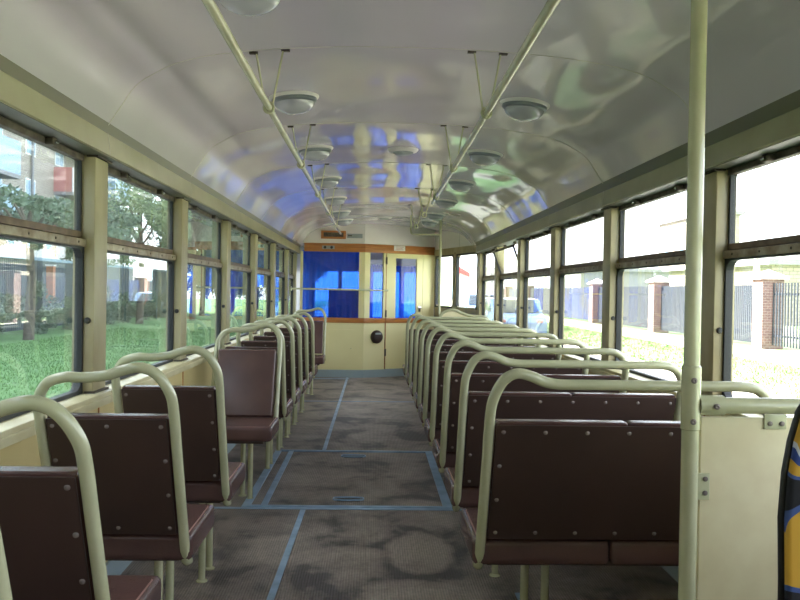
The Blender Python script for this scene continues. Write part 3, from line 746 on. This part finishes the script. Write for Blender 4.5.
for k, lb in ((3, 'loose right ceiling hanger just beyond the end of the right handrail'), (4, 'farthest loose right ceiling hanger before the vestibule pole')):
    y = Y0+PP*k+.02; t = thing('handrail_hanger', lb, 'hanger', (.447, y, 1.885)); h = MB()
    for s_ in (-1, 1): h.tube([(s_*.012, 0, 0), (s_*.062, 0, ceilz(.447+s_*.06)-1.885-.004)], .0048, 8)
    h.tube([(math.cos(a)*.020, 0, math.sin(a)*.020) for a in [2*PI*i/16 for i in range(17)]], .006, 6); h.build('hanger_rod', M['tube'], t)
    for s_ in (-1, 1):
        zc = ceilz(.447+s_*.07)-1.885; MB().box(s_*.072-.018, s_*.072+.018, -.008, .008, zc-.007, zc+.002).build('foot', M['grime'], t)
vp = thing('vestibule_pole', 'slim pole by the front doors with a cross bar near the ceiling', 'pole', (.80, 9.7, 0))
MB().tube([(0, 0, 0), (0, 0, ceilz(.80)+.002)], .016, 12).build('pole', M['tube'], vp)
MB().tube(catmull([(-.012, 0, 1.885), (-.2, 0, 1.885), (-.325, 0, 1.885), (-.352, 0, 1.90), (-.358, 0, 1.94), (-.358, 0, ceilz(.442))], 4), .011, 10).build('cross_bar', M['tube'], vp)

# ------------------------------------------------------------ ceiling lamps and vents
lampm = {}
def lamp(x, y, label, r=.118):
    if not lampm:
        lampm['rim'] = MB().lathe([(r, .03), (r, -.003), (r-.003, -.009), (r-.011, -.014), (r-.014, -.012)], (0, 0, 0), 'z', 36).mesh('rim', M['lamp_rim'])
        lampm['ring'] = MB().lathe([(r-.013, .0), (r-.012, -.016), (r-.014, -.026), (r-.024, -.032), (r-.026, -.01)], (0, 0, 0), 'z', 36).mesh('ring', M['lamp_ring'])
        lampm['dome'] = MB().lathe([(r-.022, -.01)]+[((r-.024)*math.cos(a), -.028-.052*math.sin(a)) for a in [PI/2*i/8 for i in range(9)][:-1]]+[(.001, -.080)], (0, 0, 0), 'z', 36).mesh('dome', M['lamp_glass'])
    slope = (ceilz(x+.1)-ceilz(x-.1))/.2
    t = thing('ceiling_lamp', label, 'lamp', (x, y, ceilz(x)), 'round dome lamps on the ceiling')
    t.rotation_euler = (0, -math.atan(slope), 0)
    for k_, n in (('rim', 'rim'), ('ring', 'ring'), ('dome', 'glass_dome')): put(n, lampm[k_], t)
ordl = ['cut off by the top edge of the photo', 'nearest one fully in view', 'second one fully in view', 'third one fully in view', 'fourth one fully in view', 'second farthest one', 'farthest one, by the cab']
for i in range(7):
    y = 2.44+PP*i
    lamp(-.385, y if i < 6 else 10.4, 'dome ceiling lamp of the left line, '+ordl[i])
for i in range(1, 7):
    y = 2.44+PP*i
    lamp(.703, y if i < 6 else 10.3, 'dome ceiling lamp of the right line, '+(ordl[i] if i < 6 else 'farthest one, above the vestibule'))
for x, y, lb in ((.18, 5.25, 'nearer round roof vent on the ceiling centre'), (.124, 10.1, 'farther round roof vent on the ceiling centre near the cab')):
    t = thing('roof_vent', lb, 'vent', (x, y, ceilz(x)))
    MB().lathe([(.10, .01), (.10, -.006), (.088, -.018), (.07, -.022), (.068, -.005)], (0, 0, 0), 'z', 32).build('rim', M['lamp_rim'], t)
    MB().lathe([(.066, -.002), (.066, -.026), (.05, -.034), (.001, -.036)], (0, 0, 0), 'z', 32).build('cap', M['plate'], t)

# ------------------------------------------------------------ outside: ground
gl_ = MB()
gx = [-70, -16, -14, -3, 1.5, 3.2, 5.9, 6.4, 60]; gz = [-.95, -.95, -.95, -.95, -.95, -.62, -.06, 0, 0]
vs = [(x, y, z) for y in (-60, 160) for x, z in zip(gx, gz)]; n_ = len(gx)
gl_.add(vs, [(i, i+1, n_+i+1, n_+i) for i in range(n_-1)])
struct(gl_.build('ground', M['grass']), 'green lawn on both sides of the tram', 'ground')
ab_ = MB().box(-6.0, 3.0, -40, 120, -.95, -.935).build('bounce_bed', mat('pale_gravel', (176, 170, 164), .95, rgb2=(146, 140, 134), nscale=5, detail=8)); struct(ab_, 'unseen pale gravel bed added under the tram to bounce neutral light', 'ground')  # out of view, added so the ceiling gets neutral bounce instead of green
rs = MB().prism([(3.0, -40, -.66), (3.2, -40, -.61), (5.5, -40, -.12), (5.5, -40, -.20), (3.0, -40, -.74)], (0, 160, 0)).build('pavement', mat('pale_pavement', (186, 180, 172), .9, rgb2=(160, 154, 148), nscale=2, detail=8)); struct(rs, 'pale sloping pavement beside the tram', 'ground')
vg = MB().prism([(5.5, -40, -.14), (5.9, -40, -.055), (6.4, -40, .006), (40, -40, .006), (40, -40, -.2), (5.5, -40, -.2)], (0, 170, 0)).build('verge', mat('verge_ground', (90, 120, 68), .95, rgb2=(138, 152, 112), nscale=1.4, detail=8)); struct(vg, 'sunlit dry grass verge by the right fence', 'ground')
pb = MB().box(7.3, 8.9, -20, 90, .0, .02).build('path', M['path']); struct(pb, 'pale path along the right fence', 'path')

def blades(name, n, xr, yr, zf, h, label, mt='blade', skip=None):
    g = MB()
    for i in range(n):
        x = random.uniform(*xr); y = yr[0]+(yr[1]-yr[0])*random.random()**1.3; z = zf(x); a = random.uniform(0, PI)
        if skip and skip(x, y): continue
        hh = h*random.uniform(.5, 1.3); wd = .012+.0006*y
        dx, dy = math.cos(a)*wd, math.sin(a)*wd; lx, ly = random.uniform(-.04, .04), random.uniform(-.04, .04)
        g.add([(x-dx, y-dy, z-.02), (x+dx, y+dy, z-.02), (x+lx, y+ly, z+hh)], [(0, 1, 2)])
    me = bpy.data.meshes.new(name); me.from_pydata(g.v, [], g.f); me.materials.append(M[mt])
    return tag(put(name, me), label, 'grass', None, 'stuff')
def zr_(x):
    for (a, za), (b, zb) in zip(zip(gx, gz), zip(gx[1:], gz[1:])):
        if a <= x <= b: return za+(zb-za)*(x-a)/(b-a)
    return 0
blades('lawn_grass', 30000, (-13.0, -6.2), (4, 42), zr_, .06, 'short green lawn grass outside the left windows')
blades('verge_grass', 18000, (5.55, 7.25), (6, 40), zr_, .05, 'sunlit grass verge outside the right windows', 'verge', lambda x, y: x < 6.0 and y > 24.8)

# fence on the right
YF = [18.3, 25.5, 32.7, 39.9, 47.1, 54.3, 61.5]; XF = 9.2
fpl = ['nearest brick fence pillar outside the right windows, in the first bay', 'second brick fence pillar from the right, seen beside the tall pole', 'third brick fence pillar from the right', 'fourth brick fence pillar from the right', 'fifth brick fence pillar from the right', 'sixth brick fence pillar from the right', 'farthest brick fence pillar from the right']
for i, y in enumerate([11.1]+YF):
    lb = 'brick fence pillar outside the right windows, beyond the frame edge' if i == 0 else fpl[i-1]
    t = thing('fence_pillar', lb, 'pillar', (XF, y, 0), 'brick pillars of the right fence')
    MB().box(-.25, .25, 0, .5, 0, 1.62).build('shaft', M['brick'], t)
    MB().add([(-.33, -.08, 1.62), (.33, -.08, 1.62), (.33, .58, 1.62), (-.33, .58, 1.62), (-.33, -.08, 1.67), (.33, -.08, 1.67), (.33, .58, 1.67), (-.33, .58, 1.67), (0, .25, 1.85)],
             [(0, 1, 2, 3), (0, 4, 5, 1), (1, 5, 6, 2), (2, 6, 7, 3), (3, 7, 4, 0), (4, 8, 5), (5, 8, 6), (6, 8, 7), (7, 8, 4)]).build('cap', M['pale'], t)
ys_all = [11.1]+YF
for i in range(len(ys_all)-1):
    ya, yb = ys_all[i]+.5, ys_all[i+1]; solid = i > 0
    lbs = ['open picket fence bay nearest the camera on the right', 'dark picket fence bay beside the tall pole', 'blue tinged fence bay in the middle of the right fence', 'fourth fence bay of the right fence', 'fifth fence bay of the right fence, behind the cars', 'sixth fence bay of the right fence', 'farthest fence bay of the right fence']
    t = thing('fence_panel', lbs[i], 'fence', (XF, ya, 0), 'bays of the right fence')
    g = MB(); st = .105 if solid else .13; wd = .038 if solid else .018; y = .05
    while y < yb-ya:
        g.box(-.012, .012, y-wd, y+wd, .10, 1.50+(.03 if not solid else 0)); y += st
    g.build('pickets', M['fenceblue'] if i in (3, 5) else M['fence'], t)
    MB().box(.012, .04, 0, yb-ya, .30, .35).box(.012, .04, 0, yb-ya, 1.25, 1.30).build('fence_rail', M['fence'], t)

lpz = thing('street_lamp', 'tall pale street lamp post behind the nearest brick fence pillar', 'lamp post', (12.3, 25.6, 0))
MB().tube([(0, 0, 0), (0, 0, 9)], [.10, .06], 12).build('post', M['pale'], lpz)
MB().tube([(0, 0, 9), (-.4, 0, 9.4), (-1.4, 0, 9.5)], .04, 8).build('arm', M['pale'], lpz)
MB().box(-2.0, -1.4, -.12, .12, 9.42, 9.54).build('lantern', M['plate'], lpz, .03)

def car(loc, rz, label, mt):
    t = thing('parked_car', label, 'car', loc, 'parked cars beside the right fence', rz=rz)
    side = [(-2.1, .30), (-2.12, .62), (-1.95, .82), (-1.35, .90), (-.85, 1.36), (.55, 1.40), (1.25, .95), (2.0, .84), (2.12, .60), (2.1, .30)]
    MB().prism([(-.83, y, z) for y, z in side], (1.66, 0, 0)).build('body', mt, t, .04)
    win = [(-1.22, .93), (-.80, 1.30), (.50, 1.33), (1.08, .97)]
    for x in (-.845, .835): MB().prism([(x, y, z) for y, z in win], (.01, 0, 0)).build('side_window', M['cardark'], t)
    MB().prism([(-.72, -1.34, .93), (.72, -1.34, .93), (.62, -.90, 1.33), (-.62, -.90, 1.33)], (0, -.012, .01)).build('rear_window', M['cardark'], t)
    for x in (-.84, .66):
        for y in (-1.32, 1.32):
            MB().lathe([(.001, 0), (.31, 0), (.33, .03), (.33, .15), (.31, .18), (.001, .18)], (x, y, .33), 'x', 20).build('wheel', M['rubber'], t)
    for x in (-.68, .5): MB().box(x, x+.18, -2.15, -2.1, .64, .72).build('tail_light', M['pink'], t, .01)
car((4.7, 27.5, -.36), 0, 'pale blue car parked outside, nearer of the two', M['carblue'])
car((4.9, 36.5, -.26), 0, 'pale blue car parked outside, farther of the two', M['carblue'])

ks_ = thing('kiosk', 'white kiosk with a red awning seen through the front doors', 'kiosk', (5.0, 42, -.25))
# awning-topped kiosk beyond the front doors
MB().box(.0, 2.6, 7, 10, 0, 3.0).build('wall', M['whitewall'], ks_)
MB().box(-.02, 0, 7.5, 9.5, 1.0, 2.0).build('window', M['bluew'], ks_)
MB().prism([(-.1, 6.9, 2.75), (.8, 6.4, 2.35), (.8, 6.45, 2.6), (-.1, 6.95, 3.15)], (.02, .3, 0)).build('awning', M['red'], ks_)

def building(loc, sx, sy, h, label, mt, rows=2, name='building', cat='building'):
    t = thing(name, label, cat, loc)
    MB().box(0, sx, 0, sy, 0, h).build('wall', mt, t)
    MB().box(-.3, sx+.3, -.3, sy+.3, h, h+.25).build('roof', M['slab'], t)
    n = max(2, int(sy/3))
    for r in range(rows):
        for i in range(n):
            y = (i+.5)*sy/n; z = 1.2+3*r
            if z+1.5 > h: continue
            f = MB().box(-.04, .0, y-.7, y+.7, z, z+1.5).build('window', M['whitewall'], t)
            MB().box(-.06, -.04, y-.6, y-.03, z+.1, z+1.4).box(-.06, -.04, y+.03, y+.6, z+.1, z+1.4).build('pane', M['bluew'], f)
    return t
building((26, 62, 0), 2.4, 11, 7.6, 'pale narrow building beyond the right fence, half hidden by the tall pole', M['facade'], 2)
building((16, 62, 0), 8, 30, 3.0, 'low grey shed behind the far part of the right fence', M['slab'], 1, 'shed', 'shed')
building((17, 34, 0), 5, 12, 2.6, 'low pale garage behind the nearest right fence pillar', M['facade'], 1, 'garage', 'garage')

# left: apartment building
ab = thing('apartment_building', 'pale brick apartment block with balconies outside the left windows', 'building', (-22, -40, ZG))
AY = -40
MB().box(-12, 0, 0, 110, 0, 22).build('wall', M['facade'], ab)
MB().box(-12.3, .4, -.3, 110.4, 22, 22.4).build('roof', M['slab'], ab)
for i in range(22):
    for r in range(6):
        yw = 3.2+4.7*i; zw = 1.4+3.0*r
        if i < 12 and r > 4: continue
        f = MB().box(0, .04, yw-.75, yw+.75, zw, zw+1.5).build('window', M['whitewall'], ab)
        MB().box(.04, .05, yw-.66, yw-.04, zw+.1, zw+1.4).box(.04, .05, yw+.04, yw+.66, zw+.1, zw+1.4).build('pane', M['bluew'], f)
def balcony(y0, y1, z0, mt_, mt2, h=1.45):
    b_ = MB().box(0, 1.3, y0-AY, y1-AY, z0-ZG-.25, z0-ZG-.02).build('balcony', M['slab'], ab)
    MB().box(1.24, 1.3, y0-AY, y1-AY, z0-ZG-.02, z0-ZG+h).build('front_panel', mt2, b_)
    MB().box(0, 1.24, y0-AY, y0-AY+.06, z0-ZG-.02, z0-ZG+h).box(0, 1.24, y1-AY-.06, y1-AY, z0-ZG-.02, z0-ZG+h).build('end_panel', mt_, b_)
for zz in (4.6, 7.65, 10.7): balcony(56.3, 61.0, zz, M['pink'], M['pale'], 1.65)
for zz in (4.9, 7.6, 11.0): balcony(42.5, 48.1, zz, M['bluew'], M['bluew'], 1.9)
for zz in (5.1, 8.3, 11.4): balcony(65.4, 69.6, zz, M['bluew'], M['bluew'], 1.6)
for yy in (52.6, 62.5): MB().tube([(.12, yy+40, 0), (.12, yy+40, 22)], .09, 8).build('drain_pipe', M['slab'], ab)

# left: garden wall, fence, pillar, hedge, trees
lw = thing('garden_fence', 'grey blue slatted fence with a white coping behind the left hedge', 'fence', (-16.6, 14, ZG))
g = MB(); y = 0
while y < 56: g.box(-.02, .02, y, y+.16, 0, 3.35); y += .2
g.build('slats', M['slat'], lw); MB().box(-.06, .06, 0, 56, 3.35, 3.5).build('top_rail', M['bluew'], lw)
ws = thing('white_shed', 'long low white shed behind the slatted fence on the left', 'shed', (-19.5, 14, ZG)); MB().box(0, 2.4, 0, 42, 0, 4.5).build('wall', M['whitewall'], ws); MB().box(-.1, 2.6, -.1, 42.1, 4.5, 4.6).build('roof', M['slab'], ws)
for (y, lb) in ((40.9, 'orange brick gate pillar outside the nearest left window'), (58.0, 'orange brick gate pillar outside the second left window')):
    t = thing('gate_pillar', lb, 'pillar', (-16.15, y, ZG), 'orange brick gate pillars'); MB().box(-.14, .2, 0, .3, 0, 3.1).build('shaft', M['obrick'], t); MB().box(-.18, .24, -.04, .34, 3.1, 3.18).build('cap', M['pale'], t)

LEAFS = {}
def leaf_cloud(rx, ry, rz_, n, ls, mt, seed):
    rnd = random.Random(seed); g = MB(); blobs = []
    for i in range(16):
        a = rnd.uniform(0, 2*PI); e = rnd.uniform(-.9, 1); q = rnd.uniform(.4, 1.0)
        blobs.append((rx*q*math.cos(a)*math.sqrt(max(0, 1-e*e)), ry*q*math.sin(a)*math.sqrt(max(0, 1-e*e)), rz_*q*e, rnd.uniform(.2, .42)))
    for i in range(n):
        b = blobs[rnd.randrange(16)]
        d = Vector((rnd.gauss(0, 1), rnd.gauss(0, 1), rnd.gauss(0, 1))).normalized()*(rnd.random()**.4)
        c = Vector((b[0]+d.x*rx*b[3], b[1]+d.y*ry*b[3], b[2]+d.z*rz_*b[3]))
        u = Vector((rnd.gauss(0, 1), rnd.gauss(0, 1), rnd.gauss(0, 1))).normalized(); v = u.orthogonal().normalized(); s_ = ls*rnd.uniform(.6, 1.4)
        g.add([c-u*s_, c+v*s_*.55, c+u*s_, c-v*s_*.55], [(0, 1, 2, 3)])
    me = bpy.data.meshes.new('crown'); me.from_pydata(g.v, [], g.f); me.materials.append(mt); return me
def tree(loc, h, rx, rz_, label, mt, n=5200, ls=.16, seed=1):
    t = thing('tree', label, 'tree', loc, 'trees outside the left windows')
    zc = h-rz_
    MB().tube([(0, 0, -.1), (.08, .02, zc*.5), (-.05, .05, zc), (.05, 0, zc+rz_*.6)], [.22, .17, .13, .04], 10).build('trunk', M['bark'], t)
    rnd = random.Random(seed+50); g = MB()
    for i in range(7):
        a = rnd.uniform(0, 2*PI); g.tube([(0, 0, zc*.75+i*.15), (rx*.35*math.cos(a), rx*.35*math.sin(a), zc+.2*i), (rx*.7*math.cos(a), rx*.7*math.sin(a), zc+rz_*.4)], [.07, .05, .02], 6)
    g.build('branches', M['bark'], t)
    put('crown', leaf_cloud(rx, rx, rz_, n, ls, mt, seed), t, (0, 0, zc))
tl = [(-13.4, 24.5, 6.2, 3.2, 1.4, 'leafd', 'low dark tree outside the nearest left window, at its left'),
      (-13.4, 32.0, 5.7, 2.9, 1.2, 'leafd', 'dark leafy tree outside the nearest left window, below the pink balcony'),
      (-13.6, 39.0, 6.3, 2.6, 1.5, 'leafd', 'leafy tree beside the first window pillar on the left'),
      (-13.4, 47, 8.4, 2.9, 2.6, 'leafl', 'light green tree filling the second left window'),
      (-11.8, 53.4, 10.6, 3.0, 3.8, 'leafd', 'tall dark green tree in the right part of the second left window'),
      (-13.2, 63, 10.0, 4.0, 4.6, 'leafd', 'dark full crowned tree outside the third left window'),
      (-12.6, 73, 10.0, 4.0, 4.6, 'leafd', 'dark bushy tree reaching the lawn outside the fourth left window'),
      (-12.0, 84, 10.5, 4.2, 4.8, 'leafl', 'light bushy tree farther along the left side'),
      (-11.4, 96, 10.5, 4.4, 4.8, 'leafd', 'dark bushy tree, second farthest on the left side'),
      (-10.4, 110, 11, 5.0, 5.0, 'leafd', 'farthest dark bushy tree outside the left windows')]
for i, (x, y, h, rx, rz_, mt_, lb) in enumerate(tl): tree((x, y, ZG), h, rx, rz_, lb, M[mt_], (7000 if i > 2 else 5200) if i < 5 else 9000, .095 if i < 5 else .19, i+3)
for i in range(9):
    y = 23.2+4.35*i
    t = thing('shrub', 'dark green hedge shrub at the lawn edge, '+['first', 'second', 'third', 'fourth', 'fifth', 'sixth', 'seventh', 'eighth', 'farthest'][i]+' in the row from the left', 'shrub', (-14.9+random.uniform(-.15, .15), y, ZG), 'hedge shrubs on the left')
    put('foliage', leaf_cloud(.85, 1.75, 1.1, 3600, .075, M['leafd'], 100+i), t, (0, 0, .9))
    MB().tube([(0, 0, 0), (0, 0, 1.0)], [.06, .03], 6).build('stem', M['bark'], t)
